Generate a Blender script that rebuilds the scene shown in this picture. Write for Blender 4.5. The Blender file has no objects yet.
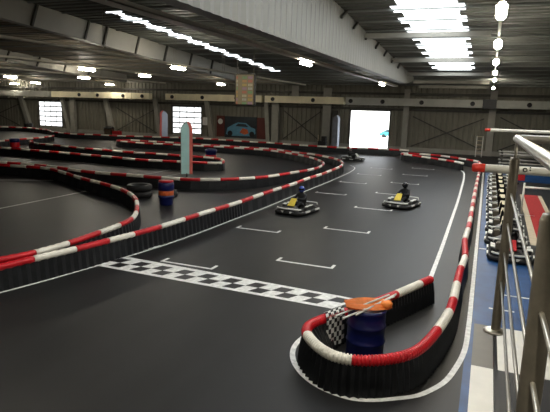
import bpy, bmesh, math, random
from mathutils import Vector, Matrix
random.seed(7)
S = bpy.context.scene
COL = S.collection
PI = math.pi
R = math.radians

# ------------------------------------------------------------------ materials
def nodes(name):
    m = bpy.data.materials.new(name); m.use_nodes = True
    nt = m.node_tree; b = nt.nodes['Principled BSDF']
    return m, nt, b

def mat(name, col, rough=.6, metal=0., noise=0., scale=6., spec=.4, bump=0., coord='Object'):
    m, nt, b = nodes(name)
    b.inputs['Roughness'].default_value = rough
    b.inputs['Metallic'].default_value = metal
    b.inputs['Specular IOR Level'].default_value = spec
    b.inputs['Base Color'].default_value = (*col, 1)
    if noise or bump:
        tc = nt.nodes.new('ShaderNodeTexCoord'); n = nt.nodes.new('ShaderNodeTexNoise')
        n.inputs['Scale'].default_value = scale; n.inputs['Detail'].default_value = 6
        nt.links.new(tc.outputs[coord], n.inputs['Vector'])
        if noise:
            r = nt.nodes.new('ShaderNodeValToRGB')
            r.color_ramp.elements[0].position = .3; r.color_ramp.elements[1].position = .7
            r.color_ramp.elements[0].color = (*[c*(1-noise) for c in col], 1)
            r.color_ramp.elements[1].color = (*[min(1, c*(1+noise)) for c in col], 1)
            nt.links.new(n.outputs['Fac'], r.inputs['Fac']); nt.links.new(r.outputs['Color'], b.inputs['Base Color'])
        if bump:
            bp = nt.nodes.new('ShaderNodeBump'); bp.inputs['Strength'].default_value = bump
            nt.links.new(n.outputs['Fac'], bp.inputs['Height']); nt.links.new(bp.outputs['Normal'], b.inputs['Normal'])
    return m

def emit(name, col, strength, base=(.8, .8, .8)):
    m, nt, b = nodes(name)
    b.inputs['Base Color'].default_value = (*base, 1)
    b.inputs['Emission Color'].default_value = (*col, 1)
    b.inputs['Emission Strength'].default_value = strength
    return m

M = {}
def floor_material():
    m, nt, b = nodes('asphalt')
    tc = nt.nodes.new('ShaderNodeTexCoord')
    n1 = nt.nodes.new('ShaderNodeTexNoise'); n1.inputs['Scale'].default_value = .35; n1.inputs['Detail'].default_value = 8
    mp = nt.nodes.new('ShaderNodeMapping'); mp.inputs['Scale'].default_value = (1.6, .18, 1)   # long rubber streaks
    n2 = nt.nodes.new('ShaderNodeTexNoise'); n2.inputs['Scale'].default_value = 1.2; n2.inputs['Detail'].default_value = 5
    n3 = nt.nodes.new('ShaderNodeTexNoise'); n3.inputs['Scale'].default_value = 60
    nt.links.new(tc.outputs['Object'], n1.inputs['Vector']); nt.links.new(tc.outputs['Object'], mp.inputs['Vector'])
    nt.links.new(mp.outputs['Vector'], n2.inputs['Vector']); nt.links.new(tc.outputs['Object'], n3.inputs['Vector'])
    a = nt.nodes.new('ShaderNodeMath'); a.operation = 'ADD'
    nt.links.new(n1.outputs['Fac'], a.inputs[0]); nt.links.new(n2.outputs['Fac'], a.inputs[1])
    r = nt.nodes.new('ShaderNodeValToRGB')
    r.color_ramp.elements[0].position = .7/2; r.color_ramp.elements[1].position = 1.3/2
    h = nt.nodes.new('ShaderNodeMath'); h.operation = 'MULTIPLY'; h.inputs[1].default_value = .5
    nt.links.new(a.outputs[0], h.inputs[0]); nt.links.new(h.outputs[0], r.inputs['Fac'])
    r.color_ramp.elements[0].color = (.0088, .009, .0095, 1); r.color_ramp.elements[1].color = (.0155, .0158, .0163, 1)
    nt.links.new(r.outputs['Color'], b.inputs['Base Color'])
    b.inputs['Roughness'].default_value = .48; b.inputs['Specular IOR Level'].default_value = .32
    bp = nt.nodes.new('ShaderNodeBump'); bp.inputs['Strength'].default_value = .12; bp.inputs['Distance'].default_value = .02
    nt.links.new(n3.outputs['Fac'], bp.inputs['Height']); nt.links.new(bp.outputs['Normal'], b.inputs['Normal'])
    return m
M['asphalt'] = floor_material()
M['blue_floor'] = mat('blue_floor_paint', (.01, .058, .18), .45, noise=.25, scale=2)
M['paint'] = mat('white_line_paint', (.74, .74, .72), .55, noise=.2, scale=9)
M['paint_worn'] = mat('worn_line_paint', (.3, .3, .3), .55, noise=.3, scale=9)
M['tile_white'] = mat('white_floor_tile', (.72, .7, .64), .4, noise=.06, scale=3)
M['tile_grey'] = mat('grey_floor_tile', (.1, .09, .077), .4, noise=.1, scale=3)
M['tile_black'] = mat('black_floor_tile', (.008, .008, .010), .45, noise=.15, scale=3)
M['red'] = mat('red_plastic_pipe', (.5, .007, .014), .38, noise=.15, scale=3)
M['white'] = mat('white_plastic_pipe', (.8, .77, .68), .42, noise=.12, scale=3)
M['skirt'] = mat('black_rubber_skirt', (.0095, .0105, .0125), .42, spec=.28, noise=.3, scale=4)
M['rubber'] = mat('black_rubber', (.012, .012, .012), .6, noise=.2, scale=8)
M['steel'] = mat('brushed_steel', (.5, .47, .41), .28, .7, noise=.1, scale=30)
M['steel_post'] = mat('dark_brushed_steel', (.2, .178, .14), .33, .45, noise=.12, scale=30)
M['wall'] = mat('olive_grey_cladding', (.17, .162, .128), .6, noise=.1, scale=.6)
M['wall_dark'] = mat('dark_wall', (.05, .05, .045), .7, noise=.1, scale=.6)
M['column'] = mat('grey_steel_paint', (.27, .262, .23), .6, noise=.08, scale=2)
M['brace'] = mat('dark_brace_paint', (.05, .048, .04), .6, noise=.1, scale=3)
M['deck_lamplit'] = mat('roof_deck_lamplit_tint', (.2, .172, .13), .6, 0, noise=.12, scale=.8)  # lighter, warmer copy of the deck: lamplight on the left bays put into colour
M['panel_lightened'] = mat('cladding_ambient_lightened', (.3, .29, .255), .55, noise=.06, scale=.7)  # girder cladding raised in tone to stand in for ambient light across the hall
M['deck'] = mat('roof_deck_metal', (.1, .104, .092), .55, 0, noise=.12, scale=.8)
M['purlin'] = mat('grey_purlin', (.2, .21, .2), .5, noise=.1, scale=1)
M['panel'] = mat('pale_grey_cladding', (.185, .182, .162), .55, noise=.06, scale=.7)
M['tray'] = mat('galvanised_tray', (.55, .52, .44), .5, noise=.1, scale=2)
M['duct'] = mat('cream_duct_metal', (.8, .73, .52), .5, noise=.1, scale=1)
M['duct_grey'] = mat('grey_duct_metal', (.4, .4, .36), .5, noise=.1, scale=1)
M['black'] = mat('black_plastic', (.012, .012, .013), .4, noise=.2, scale=8)
M['dark'] = mat('dark_cloth', (.016, .016, .018), .85, noise=.2, scale=10)
M['kwhite'] = mat('white_fairing', (.66, .66, .62), .35, noise=.06, scale=6)
M['kyellow'] = mat('yellow_number_panel', (.72, .55, .08), .4, noise=.06, scale=6)
M['kpale'] = mat('cream_number_panel', (.66, .6, .42), .4, noise=.06, scale=6)
M['kred'] = mat('red_fairing', (.45, .015, .02), .35, noise=.1, scale=6)
M['hblue'] = mat('blue_helmet_shell', (.03, .06, .3), .25, noise=.1, scale=6)
M['hblack'] = mat('black_helmet_shell', (.012, .012, .015), .25, noise=.1, scale=6)
M['hpale'] = mat('pale_helmet_shell', (.55, .42, .4), .3, noise=.1, scale=6)
M['visor'] = mat('dark_visor', (.01, .012, .016), .12)
M['skin'] = mat('skin', (.45, .28, .2), .6)
M['bblue'] = mat('dark_blue_drum', (.005, .009, .075), .3, noise=.15, scale=4)
M['orange'] = mat('orange_cloth', (.8, .23, .04), .6, noise=.25, scale=6)
M['borange'] = mat('orange_band', (.55, .1, .02), .45, noise=.3, scale=9)
M['teal'] = mat('teal_banner_cloth', (.38, .62, .64), .75, noise=.15, scale=2)
M['bannerred'] = mat('red_banner_edge', (.62, .14, .12), .75, noise=.15, scale=2)
M['bannergrey'] = mat('grey_banner_cloth', (.16, .17, .2), .75, noise=.2, scale=2)
M['bannerpale'] = mat('pale_banner_cloth', (.4, .43, .5), .75, noise=.15, scale=2)
def translucent(m, col):
    nt = m.node_tree; out = nt.nodes['Material Output']; b = nt.nodes['Principled BSDF']
    tr = nt.nodes.new('ShaderNodeBsdfTranslucent'); tr.inputs['Color'].default_value = (*col, 1); mx = nt.nodes.new('ShaderNodeMixShader'); mx.inputs['Fac'].default_value = .5
    nt.links.new(b.outputs['BSDF'], mx.inputs[1]); nt.links.new(tr.outputs['BSDF'], mx.inputs[2]); nt.links.new(mx.outputs['Shader'], out.inputs['Surface'])
translucent(M['teal'], (.5,.8,.82)); translucent(M['bannerred'], (.8,.2,.17)); translucent(M['bannerpale'], (.6,.65,.75))
M['redcarpet'] = mat('red_carpet', (.33, .012, .012), .9, noise=.15, scale=6)
M['beige'] = mat('beige_border', (.5, .42, .3), .7, noise=.1, scale=4)
M['posterdark'] = mat('dark_poster_paper', (.02, .026, .032), .5, noise=.3, scale=1)
M['posterred'] = mat('maroon_board', (.1, .02, .014), .6, noise=.2, scale=1)
M['carblue'] = mat('printed_blue', (.1, .26, .38), .5, noise=.2, scale=2)
M['carpaint'] = mat('teal_car_paint', (.05, .35, .36), .25, noise=.05, scale=2)
M['glass'] = mat('dark_glass', (.03, .04, .05), .1)
M['concrete'] = mat('yard_concrete', (.75, .74, .7), .8, noise=.06, scale=1)
M['gate_frame'] = mat('gate_frame_dark', (.05, .045, .04), .6, noise=.1, scale=2)
M['gate_panel'] = mat('gate_solid_panel', (.3, .29, .25), .6, noise=.08, scale=2)
M['lamp'] = emit('lamp_diffuser_glow', (1., .92, .76), 50)
M['daypane'] = emit('daylit_translucent_pane', (.93, .97, 1.), .85)
M['skypane'] = emit('daylit_skylight_sheet', (.9, .96, 1.), 2.0)
M['brown'] = mat('brown_crate', (.09, .06, .035), .8, noise=.2, scale=3)

# ------------------------------------------------------------------ mesh helpers
def obj(name, bm, m, parent=None, smooth=False, mats=None):
    me = bpy.data.meshes.new(name)
    bmesh.ops.recalc_face_normals(bm, faces=bm.faces[:])
    bm.to_mesh(me); bm.free()
    for x in (mats or [m]): me.materials.append(x)
    if smooth:
        for p in me.polygons: p.use_smooth = True
    o = bpy.data.objects.new(name, me); COL.objects.link(o)
    if parent is not None: o.parent = parent
    return o

def tag(o, label, cat, group=None):
    o['label'] = label; o['category'] = cat
    if group: o['group'] = group
    return o

def thing(name, label, cat, loc=(0, 0, 0), rz=0, group=None):
    o = bpy.data.objects.new(name, None); COL.objects.link(o)
    o.location = loc; o.rotation_euler = (0, 0, rz); o.empty_display_size = .1
    return tag(o, label, cat, group)

def struct(name, bm, m, parent=None, smooth=False, mats=None, label=None):
    o = obj(name, bm, m, parent, smooth, mats)
    if parent is None: o['kind'] = 'structure'
    if label: o['label'] = label
    return o

def box(bm, x0, x1, y0, y1, z0, z1, mi=0, bev=0):
    v = [bm.verts.new(p) for p in ((x0,y0,z0),(x1,y0,z0),(x1,y1,z0),(x0,y1,z0),(x0,y0,z1),(x1,y0,z1),(x1,y1,z1),(x0,y1,z1))]
    fs = [bm.faces.new([v[i] for i in q]) for q in ((0,3,2,1),(4,5,6,7),(0,1,5,4),(1,2,6,5),(2,3,7,6),(3,0,4,7))]
    for f in fs: f.material_index = mi
    if bev:
        es = list({e for f in fs for e in f.edges})
        r = bmesh.ops.bevel(bm, geom=es, offset=bev, segments=2, affect='EDGES')
        for f in r['faces']: f.material_index = mi
    return bm

def B(*a, **k): return box(bmesh.new(), *a, **k)

def tube(bm, pts, rad, n=12, mi=0, cap=True):
    """tube along points; rad number or list"""
    pts = [Vector(p) for p in pts]
    rs = rad if isinstance(rad, (list, tuple)) else [rad]*len(pts)
    rings = []; ref = None
    for i, p in enumerate(pts):
        t = (pts[min(i+1, len(pts)-1)] - pts[max(i-1, 0)]).normalized()
        if ref is None:
            ref = Vector((0, 0, 1)) if abs(t.z) < .9 else Vector((1, 0, 0))
        s = t.cross(ref).normalized(); u = s.cross(t).normalized(); ref = u
        rings.append([bm.verts.new(p + (s*math.cos(2*PI*k/n) + u*math.sin(2*PI*k/n))*rs[i]) for k in range(n)])
    for a, b in zip(rings, rings[1:]):
        for k in range(n):
            bm.faces.new((a[k], a[(k+1) % n], b[(k+1) % n], b[k])).material_index = mi
    if cap:
        bm.faces.new(rings[0][::-1]).material_index = mi; bm.faces.new(rings[-1]).material_index = mi
    return bm

def bar(bm, a, b, w, h, mi=0):
    """rectangular bar between two points"""
    a = Vector(a); b = Vector(b); t = (b-a).normalized()
    ref = Vector((0, 0, 1)) if abs(t.z) < .95 else Vector((0, 1, 0))
    s = t.cross(ref).normalized()*w/2; u = s.cross(t).normalized()*h/2
    q = [[bm.verts.new(p + s*i + u*j) for i, j in ((-1,-1),(1,-1),(1,1),(-1,1))] for p in (a, b)]
    for k in range(4): bm.faces.new((q[0][k], q[0][(k+1) % 4], q[1][(k+1) % 4], q[1][k])).material_index = mi
    bm.faces.new(q[0][::-1]).material_index = mi; bm.faces.new(q[1]).material_index = mi
    return bm

def lathe(bm, prof, n=24, c=(0, 0, 0), mi=None, axis='z'):
    """prof: list of (r, z)"""
    rings = []
    for r, z in prof:
        ring = []
        for k in range(n):
            a = 2*PI*k/n
            p = (r*math.cos(a), r*math.sin(a), z) if axis == 'z' else (z, r*math.cos(a), r*math.sin(a))
            ring.append(bm.verts.new((c[0]+p[0], c[1]+p[1], c[2]+p[2])))
        rings.append(ring)
    for i, (a, b) in enumerate(zip(rings, rings[1:])):
        for k in range(n):
            f = bm.faces.new((a[k], a[(k+1) % n], b[(k+1) % n], b[k]))
            if mi: f.material_index = mi[i]
    bm.faces.new(rings[0][::-1]); bm.faces.new(rings[-1])
    return bm

def extrude_poly(bm, pts, vec, mi=0):
    a = [bm.verts.new(p) for p in pts]; b = [bm.verts.new(Vector(p)+Vector(vec)) for p in pts]
    n = len(a)
    bm.faces.new(a[::-1]).material_index = mi; bm.faces.new(b).material_index = mi
    for k in range(n): bm.faces.new((a[k], a[(k+1) % n], b[(k+1) % n], b[k])).material_index = mi
    return bm

def spline(pts, step):
    """Catmull-Rom through 2-D/3-D points, resampled at equal steps"""
    P = [Vector(p).to_3d() for p in pts]
    dense = []
    for i in range(len(P)-1):
        p0 = P[i-1] if i else P[0]*2-P[1]; p1 = P[i]; p2 = P[i+1]
        p3 = P[i+2] if i+2 < len(P) else P[-1]*2-P[-2]
        k = max(2, int((p2-p1).length/.04))
        d0 = max((p1-p0).length, 1e-6)**.5; d1 = max((p2-p1).length, 1e-6)**.5; d2 = max((p3-p2).length, 1e-6)**.5
        m1 = ((p1-p0)/d0 - (p2-p0)/(d0+d1) + (p2-p1)/d1)*d1
        m2 = ((p2-p1)/d1 - (p3-p1)/(d1+d2) + (p3-p2)/d2)*d1
        for j in range(k):
            t = j/k; t2 = t*t; t3 = t2*t
            dense.append(p1*(2*t3-3*t2+1) + m1*(t3-2*t2+t) + p2*(-2*t3+3*t2) + m2*(t3-t2))
    dense.append(P[-1])
    out = [dense[0].copy()]; acc = 0.
    for a, b in zip(dense, dense[1:]):
        L = (b-a).length
        while acc + L >= step:
            a = a + (b-a)*((step-acc)/L); L = (b-a).length; acc = 0.
            out.append(a.copy())
        acc += L
    return out

def smooth(p, n):
    for _ in range(n):
        p = [p[0]] + [((a+c)/2 + b)/2 for a, b, c in zip(p, p[1:], p[2:])] + [p[-1]]
    return p

# ------------------------------------------------------------------ setting
YB = 62.0                       # inner face of the far wall
XL, XR, YF = -86.0, 12.0, -7.0
def roofz(y): return 7.4 + .058*(YB - y)

bm = bmesh.new()
v = [bm.verts.new(p) for p in ((XL,YF,0),(XR,YF,0),(XR,YB+.2,0),(XL,YB+.2,0))]; bm.faces.new(v)
r = bmesh.ops.extrude_face_region(bm, geom=bm.faces[:]); bmesh.ops.translate(bm, verts=[g for g in r['geom'] if isinstance(g, bmesh.types.BMVert)], vec=(0,0,-.2))
floor = struct('floor', bm, M['asphalt'], label='dark asphalt track floor of the karting hall')

def flat(name, polys, m, z=.004, label=None, h=.003):
    bm = bmesh.new()
    for p in polys: extrude_poly(bm, [(x, y, z-h) for x, y in p], (0, 0, h))
    o = obj(name, bm, m, floor)
    if label: o['label'] = label
    return o

def line_strip(name, pts, w, m, z=.006, label=None, step=.25, sm=3):
    p = smooth(spline(pts, step), sm); bm = bmesh.new(); L = []; Rr = []
    for i, q in enumerate(p):
        t = (p[min(i+1, len(p)-1)]-p[max(i-1, 0)]).normalized(); n = Vector((-t.y, t.x, 0))*w/2
        L.append(bm.verts.new((q.x+n.x, q.y+n.y, z))); Rr.append(bm.verts.new((q.x-n.x, q.y-n.y, z)))
    for i in range(len(p)-1): bm.faces.new((L[i], Rr[i], Rr[i+1], L[i+1]))
    o = obj(name, bm, m, floor)
    if label: o['label'] = label
    return o

# blue pit floor and the chequered tiles at its near end
flat('blue_pit_paint', [[(.06,11.62),(9.5,11.62),(9.5,17.2),(.06,17.2)],[(.06,17.2),(1.62,17.2),(1.62,44),(.06,44)]], M['blue_floor'], .004, 'blue painted pit lane floor')
flat('blue_edge_stripe', [[(-.02,4),(.11,4),(.11,11.62),(-.02,11.62)]], M['blue_floor'], .004, 'narrow blue stripe beside the tiles')
def tile(x0,x1,y0,y1,m,lab): flat('painted_tile', [[(x0,y0),(x1,y0),(x1,y1),(x0,y1)]], m, .006, lab)
xs = [.11,.53,2.63,4.73,6.83]; ys = [11.62,9.55,7.45,5.35]
for j in range(3):
    for i in range(4):
        wht = (i+j) % 2 == 1
        mm = M['tile_white'] if wht else (M['tile_grey'] if (i == 0 and j == 0) else M['tile_black'])
        tile(xs[i], xs[i+1], ys[j+1], ys[j], mm, ('white' if wht else 'dark')+' floor tile of the chequered pit floor')
# white painted lines
line_strip('painted_line', [(-10.8,7.0),(-10.32,8.63),(-10.1,9.59),(-9.83,11.1),(-9.6,12.56),(-9.45,13.78),(-9.32,15.5),(-9.2,19.68),(-9.14,21.4),(-9.15,25.41),(-9.1,28.53),(-9.1,33.29),(-9.2,37.42),(-9.46,40.12),(-9.83,41.39),(-10.54,42.57)], .08, M['paint'], label='white edge line along the left of the start straight')
line_strip('painted_line', [(-3.69,47.81),(-2.97,47.01),(-2.24,45.73),(-1.57,43.24),(-1.35,39.82),(-1.21,32.82),(-1.15,28.15),(-1.12,22.18),(-1.1,17.74),(-1.11,13.6)], .12, M['paint'], label='white edge line along the right of the start straight')
line_strip('painted_line', [(-.12,47.62),(-.03,26.38),(-.02,21.65),(.0,13.17),(.0,11.39),(-.03,10.09),(-.14,9.32),(-.3,8.66),(-.49,8.3),(-.65,8.05),(-.99,7.8),(-1.33,7.58),(-1.67,7.5),(-2.28,7.68),(-2.77,8.13),(-3.02,8.62),(-3.08,9.1),(-3.0,9.56),(-2.86,10.1)], .1, M['paint'], step=.1, label='white line curving round the near hairpin')
for k, (p, w) in enumerate([([(-29,19.3),(-25.52,21.42),(-22.92,22.98)], .16), ([(-18.72,14.0),(-18.72,15.62),(-18.89,21.03)], .13), ([(-20.54,27.36),(-20.4,29.02),(-20.57,31.68)], .1),
             ([(-18.83,26.94),(-18.85,29.87),(-19.08,32.78)], .1), ([(-31.38,40.51),(-33.06,44.3)], .1), ([(-36,27),(-32.82,30.37)], .1)]):
    line_strip('painted_line', p, w, M['paint'] if k < 2 else M['paint_worn'], z=.009)
# start/finish chequer: white band with black squares
def lerp2(a, b, t): return (a[0]+(b[0]-a[0])*t, a[1]+(b[1]-a[1])*t)
flat('chequered_start_line', [[(-10.2,11.2),(-2.95,11.05),(-2.5,11.92),(-9.55,12.28)]], M['paint'], .007, 'white start line band with black chequers')
sq = []
n = 19
for row in range(2):
    for k in range(n):
        if (k + row) % 2 == 0: continue
        u0 = .035 + .95*k/n; u1 = .035 + .95*(k+1)/n; v0 = .14 + .36*row; v1 = v0 + .36
        def P(u, v): return lerp2(lerp2((-10.2,11.2),(-2.95,11.05),u), lerp2((-9.9,12.24),(-2.5,11.92),u), v)
        sq.append([P(u0,v0),P(u1,v0),P(u1,v1),P(u0,v1)])
flat('start_line_square', sq, M['tile_black'], .009, 'black squares of the start line')
flat('painted_line', [[(-10.2,11.16),(-10.05,11.3),(-9.45,13.85),(-9.55,13.85)]], M['paint'], .006)
# grid slots (one U-shaped mark each)
def slot(x0, x1, y):
    w = .09; t = .34
    flat('grid_slot', [[(x0,y-w/2),(x1,y-w/2),(x1,y+w/2),(x0,y+w/2)], [(x0,y-t+w/2),(x0+w,y-t+w/2),(x0+w,y-w/2),(x0,y-w/2)] if False else [(x0,y+w/2),(x0+w,y+w/2),(x0+w,y+t),(x0,y+t)], [(x1-w,y+w/2),(x1,y+w/2),(x1,y+t),(x1-w,y+t)]], M['paint'], .007)
for y in (14.05,18.9,23.85,28.8,33.65,38.6,43.5): slot(-5.55,-3.78,y)
for y in (12.4,17.35,22.2,27.1,32.1,36.9,41.5): slot(-8.52,-6.8,y)
for (x0,x1,y) in ((1.5,2.3,26.1),(1.3,1.75,20.6),(.62,1.35,13.9),(.4,.95,12.75),(.07,.3,18.6)):
    flat('painted_line', [[(x0,y-.04),(x1,y-.04),(x1,y+.04),(x0,y+.04)]], M['paint'], .007, 'short white kart bay mark on the blue floor')
flat('carpet_border', [[(1.75,20),(2.02,20),(2.2,33),(2.0,33)], [(2.75,20),(2.95,20),(3.12,33),(2.93,33)]], M['beige'], .007, 'beige borders of the red walkway')
flat('red_walkway', [[(2.02,20),(2.75,20),(2.93,33),(2.2,33)]], M['redcarpet'], .007, 'red painted walkway in the pit')

# far wall with three gate openings
G1 = (-64.5,-60.0,4.45); G2 = (-40.4,-35.9,4.3); G3 = (-15.45,-10.85,4.47)
bm = bmesh.new()
def wallpiece(x0, x1, z0, z1):
    nn = max(1, round((x1-x0)/.6)); s = (x1-x0)/nn; prof = []
    for k in range(nn):
        x = x0+k*s
        prof += [(x, YB), (x+s*.55, YB), (x+s*.62, YB+.09), (x+s*.93, YB+.09)]
    prof.append((x1, YB))
    a = [bm.verts.new((x, y, z0)) for x, y in prof]; b = [bm.verts.new((x, y, z1)) for x, y in prof]
    for k in range(len(prof)-1): bm.faces.new((a[k], a[k+1], b[k+1], b[k]))
edge = XL
for g in (G1, G2, G3):
    wallpiece(edge, g[0], 0, g[2]); wallpiece(g[0], g[1], g[2], 7.6); wallpiece(edge, g[0], g[2], 7.6); edge = g[1]
wallpiece(edge, XR, 0, 7.6)
struct('wall_back', bm, M['wall'])
bm = B(XR, XR+.2, YF, YB+.2, 0, 11.6); struct('wall_right', bm, M['column'])
bm = B(XL-.2, XL, YF, YB+.2, 0, 11.6); struct('wall_left', bm, M['wall_dark'])
bm = B(XL, XR, YF-.2, YF, 0, 11.6); struct('wall_front', bm, M['column'])

# ceiling: trapezoidal deck with two skylight strips
SKY = [(-5.0,-1.6,6,48.8), (-20.85,-19.75,25,49.5)]
bm = bmesh.new(); bs = [bmesh.new() for _ in SKY]
cuts = sorted({XL, XR, -23.7} | {s[0] for s in SKY} | {s[1] for s in SKY} | {s[0]+.4 for s in SKY} | {s[1]-.3 for s in SKY})
prof = []; y = YF; pitch = .62
while y < YB:
    for f, d in ((0,0),(.5,0),(.62,.12),(.9,.12)):
        yy = min(YB+.1, y+f*pitch); prof.append((yy, roofz(yy)+d))
    y += pitch
for x0, x1 in zip(cuts, cuts[1:]):
    sky = next((i for i, s in enumerate(SKY) if s[0]-.01 < x0 and x1 < s[1]+.01), None)
    edge_ = sky is not None and (abs(x0-SKY[sky][0]) < .01 or abs(x1-SKY[sky][1]) < .01)
    for (ya, za), (yb, zb) in zip(prof, prof[1:]):
        t = bm
        if sky is not None and SKY[sky][2] < ya < SKY[sky][3] and not (edge_ and ((ya-YF)/pitch) % 4 < 2): t = bs[sky]
        f = t.faces.new([t.verts.new(p) for p in ((x0,ya,za),(x1,ya,za),(x1,yb,zb),(x0,yb,zb))])
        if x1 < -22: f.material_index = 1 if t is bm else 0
ceil_o = struct('ceiling', bm, None, mats=[M['deck'], M['deck_lamplit']])
for i, b in enumerate(bs):
    o = struct('window_%d' % (i+4), b, M['skypane'], label='long translucent skylight strip in the roof')
# purlins under the deck, each spanning between the hanging panels
y = 3.0
while y < YB-1:
    struct('purlin', B(XL, XR, y-.05, y+.05, roofz(y)-.09, roofz(y)-.01), M['purlin'], ceil_o)
    y += 2.4
for yy in (31.7, 40.9, 48.9, 55.0, 59.4):
    struct('roof_beam', B(-7.5, -.4, yy-.12, yy+.12, roofz(yy)-.48, roofz(yy)-.2), M['column'], label='light grey steel cross beam under the roof')

# hanging clad girders along the hall
def girder(name, x, y0, y1, lowf, lab, rib, m='panel'):
    bm = bmesh.new(); n = max(2, int((y1-y0)/rib)); th = .5
    A = []; C = []
    for k in range(n+1):
        yy = y0+(y1-y0)*k/n
        d = .05 if k % 2 else 0.
        zl = lowf(yy)
        A.append([bm.verts.new(p) for p in ((x+d,yy,zl),(x+d,yy,roofz(yy)-.02))])
        C.append([bm.verts.new(p) for p in ((x-th,yy,zl),(x-th,yy,roofz(yy)-.02))])
    for k in range(n):
        bm.faces.new((A[k][0],A[k+1][0],A[k+1][1],A[k][1])); bm.faces.new((C[k][0],C[k][1],C[k+1][1],C[k+1][0]))
        bm.faces.new((A[k][0],C[k][0],C[k+1][0],A[k+1][0])); bm.faces.new((A[k][1],A[k+1][1],C[k+1][1],C[k][1]))
    bm.faces.new((A[0][0],A[0][1],C[0][1],C[0][0])); bm.faces.new((A[n][0],C[n][0],C[n][1],A[n][1]))
    return struct(name, bm, M[m], label=lab)
g1 = girder('beam', -7.35, 1, 53.5, lambda y: 7.0 + max(0, y-49)*.1, 'deep pale clad girder nearest the pit side', .28)
g2 = girder('beam', -23.5, 8, 50, lambda y: roofz(y)-1.22, 'grey clad girder beyond the second skylight', 3.5, 'panel_lightened')
g3 = girder('beam', -41.0, 8, 53, lambda y: roofz(y)-.95, 'grey clad girder furthest across the hall', 3.5, 'panel_lightened')
for y in (26,28.5,31.5,34.5,37.5,40.5,43.5):
    struct('bracket', bar(bmesh.new(), (-7.22,y,roofz(y)-.55), (-7.22,y+.9,roofz(y)-.12), .12, .1), M['brace'], g1)
for x, g, h, ys_ in ((-23.42,g2,1.2,(22.5,26.5,28.2,31.5,35,38.6,42.2)), (-40.92,g3,.93,(36,39.5,43,46.5))):
    for y in ys_:
        struct('panel_seam', bar(bmesh.new(), (x,y-.2,roofz(y)-h), (x,y+.25,roofz(y)-.05), .16, .12), M['brace'], g)

# columns and braces on the far wall
def column(x0, z0, x1, z1, w, m=None, lab=None):
    bm = bmesh.new()
    bar(bm, (x0,YB-.45,z0), (x1,YB-.45,z1), .14, w) if abs(x1-x0) > 1e9 else extrude_poly(bm, [(x0-w/2,YB-.6,z0),(x0+w/2,YB-.6,z0),(x1+w/2,YB-.6,z1),(x1-w/2,YB-.6,z1)], (0,.5,0))
    return struct('column', bm, m or M['column'], label=lab)
for xt, xb, w in ((-67.9,-66.0,.7),(-59.6,-58.2,.6),(-51.5,-50.3,.65),(-43.0,-42.2,.6),(-34.9,-34.0,.6),(-26.3,-25.9,.5)):
    column(xb, 0, xt, 5.3, w, lab='grey raking steel column on the far wall')
for x, w in ((-57.5,.8),(-25.0,.9),(-18.3,1.0),(-8.95,.6),(.15,.7),(-79,.7)):
    column(x, 0, x, 5.3 if x < -20 else 7.0, w, lab='grey upright steel column on the far wall')
for x, w in ((-22.4,.9),):
    column(x, 6.0, x, 7.3, w, lab='pale steel column above the duct')
column(-17.3, 0, -17.3, 4.4, .5, M['brace'])
for x0, x1, z0, z1 in ((-49.8,-43,0.6,3.9),(-24,-19.2,0.7,4.2),(-8.2,-.6,.6,4.0),(1,8.5,.6,4.2),(-78,-68.5,.6,3.9)):
    for s in (0, 1):
        za, zb = (z0, z1) if s else (z1, z0)
        struct('wall_brace', bar(bmesh.new(), (x0,YB-.12-.05*s,za), (x1,YB-.12-.05*s,zb), .06, .12), M['brace'], label='thin dark diagonal brace on the wall')['kind'] = 'structure'
struct('trim_1', B(XL, XR, YB-.25, YB-.02, 4.6, 4.85), M['brace'])
struct('trim_2', B(XL, XR, YB-.5, YB-.02, 6.35, 6.6), M['brace'])
struct('baseboard_back', B(XL, -15.5, YB-.14, YB-.02, 0, .5), M['column'])
struct('baseboard_back', B(-10.8, XR, YB-.14, YB-.02, 0, .5), M['column'])

# sectional gates and the open gate
def gate(idx, g, cols, rows, z0, lab):
    x0, x1, z1 = g
    root = struct('door_%d' % idx, B(x0-.12, x0, YB-.1, YB+.12, 0, z1+.1), M['gate_frame'], label=lab)
    for nm, bb in (('jamb', B(x1, x1+.12, YB-.1, YB+.12, 0, z1+.1)), ('lintel', B(x0-.12, x1+.12, YB-.1, YB+.12, z1, z1+.22))):
        obj(nm, bb, M['gate_frame'], root)
    obj('solid_panel', B(x0, x1, YB-.02, YB+.06, 0, z0), M['gate_panel'], root)
    cw = (x1-x0)/cols; rh = (z1-z0)/rows
    for r_ in range(rows):
        bm = bmesh.new()
        for c in range(cols):
            box(bm, x0+c*cw+.05, x0+(c+1)*cw-.05, YB+.01, YB+.03, z0+r_*rh+.1, z0+(r_+1)*rh-.06)
        obj('pane_row', bm, M['daypane'], root)
    bm = bmesh.new()
    for c in range(cols+1): box(bm, x0+c*cw-.05, x0+c*cw+.05, YB-.03, YB+.05, z0, z1)
    for r_ in range(rows+1): box(bm, x0, x1, YB-.035, YB+.045, z0+r_*rh-.06, z0+r_*rh+.1)
    obj('muntins', bm, M['gate_panel'], root)
gate(1, G1, 4, 5, .72, 'sectional gate with white panes at the far left of the hall')
gate(2, G2, 4, 5, .68, 'sectional gate with white panes behind the teal banner')
x0, x1, z1 = G3
root = struct('door_3', B(x0-.15, x0, YB-.12, YB+.15, 0, z1+.15), M['gate_frame'], label='open gate onto the bright yard')
obj('jamb', B(x1, x1+.15, YB-.12, YB+.15, 0, z1+.15), M['gate_frame'], root)
obj('lintel', B(x0-.15, x1+.15, YB-.12, YB+.15, z1, z1+.25), M['gate_frame'], root)
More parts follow.
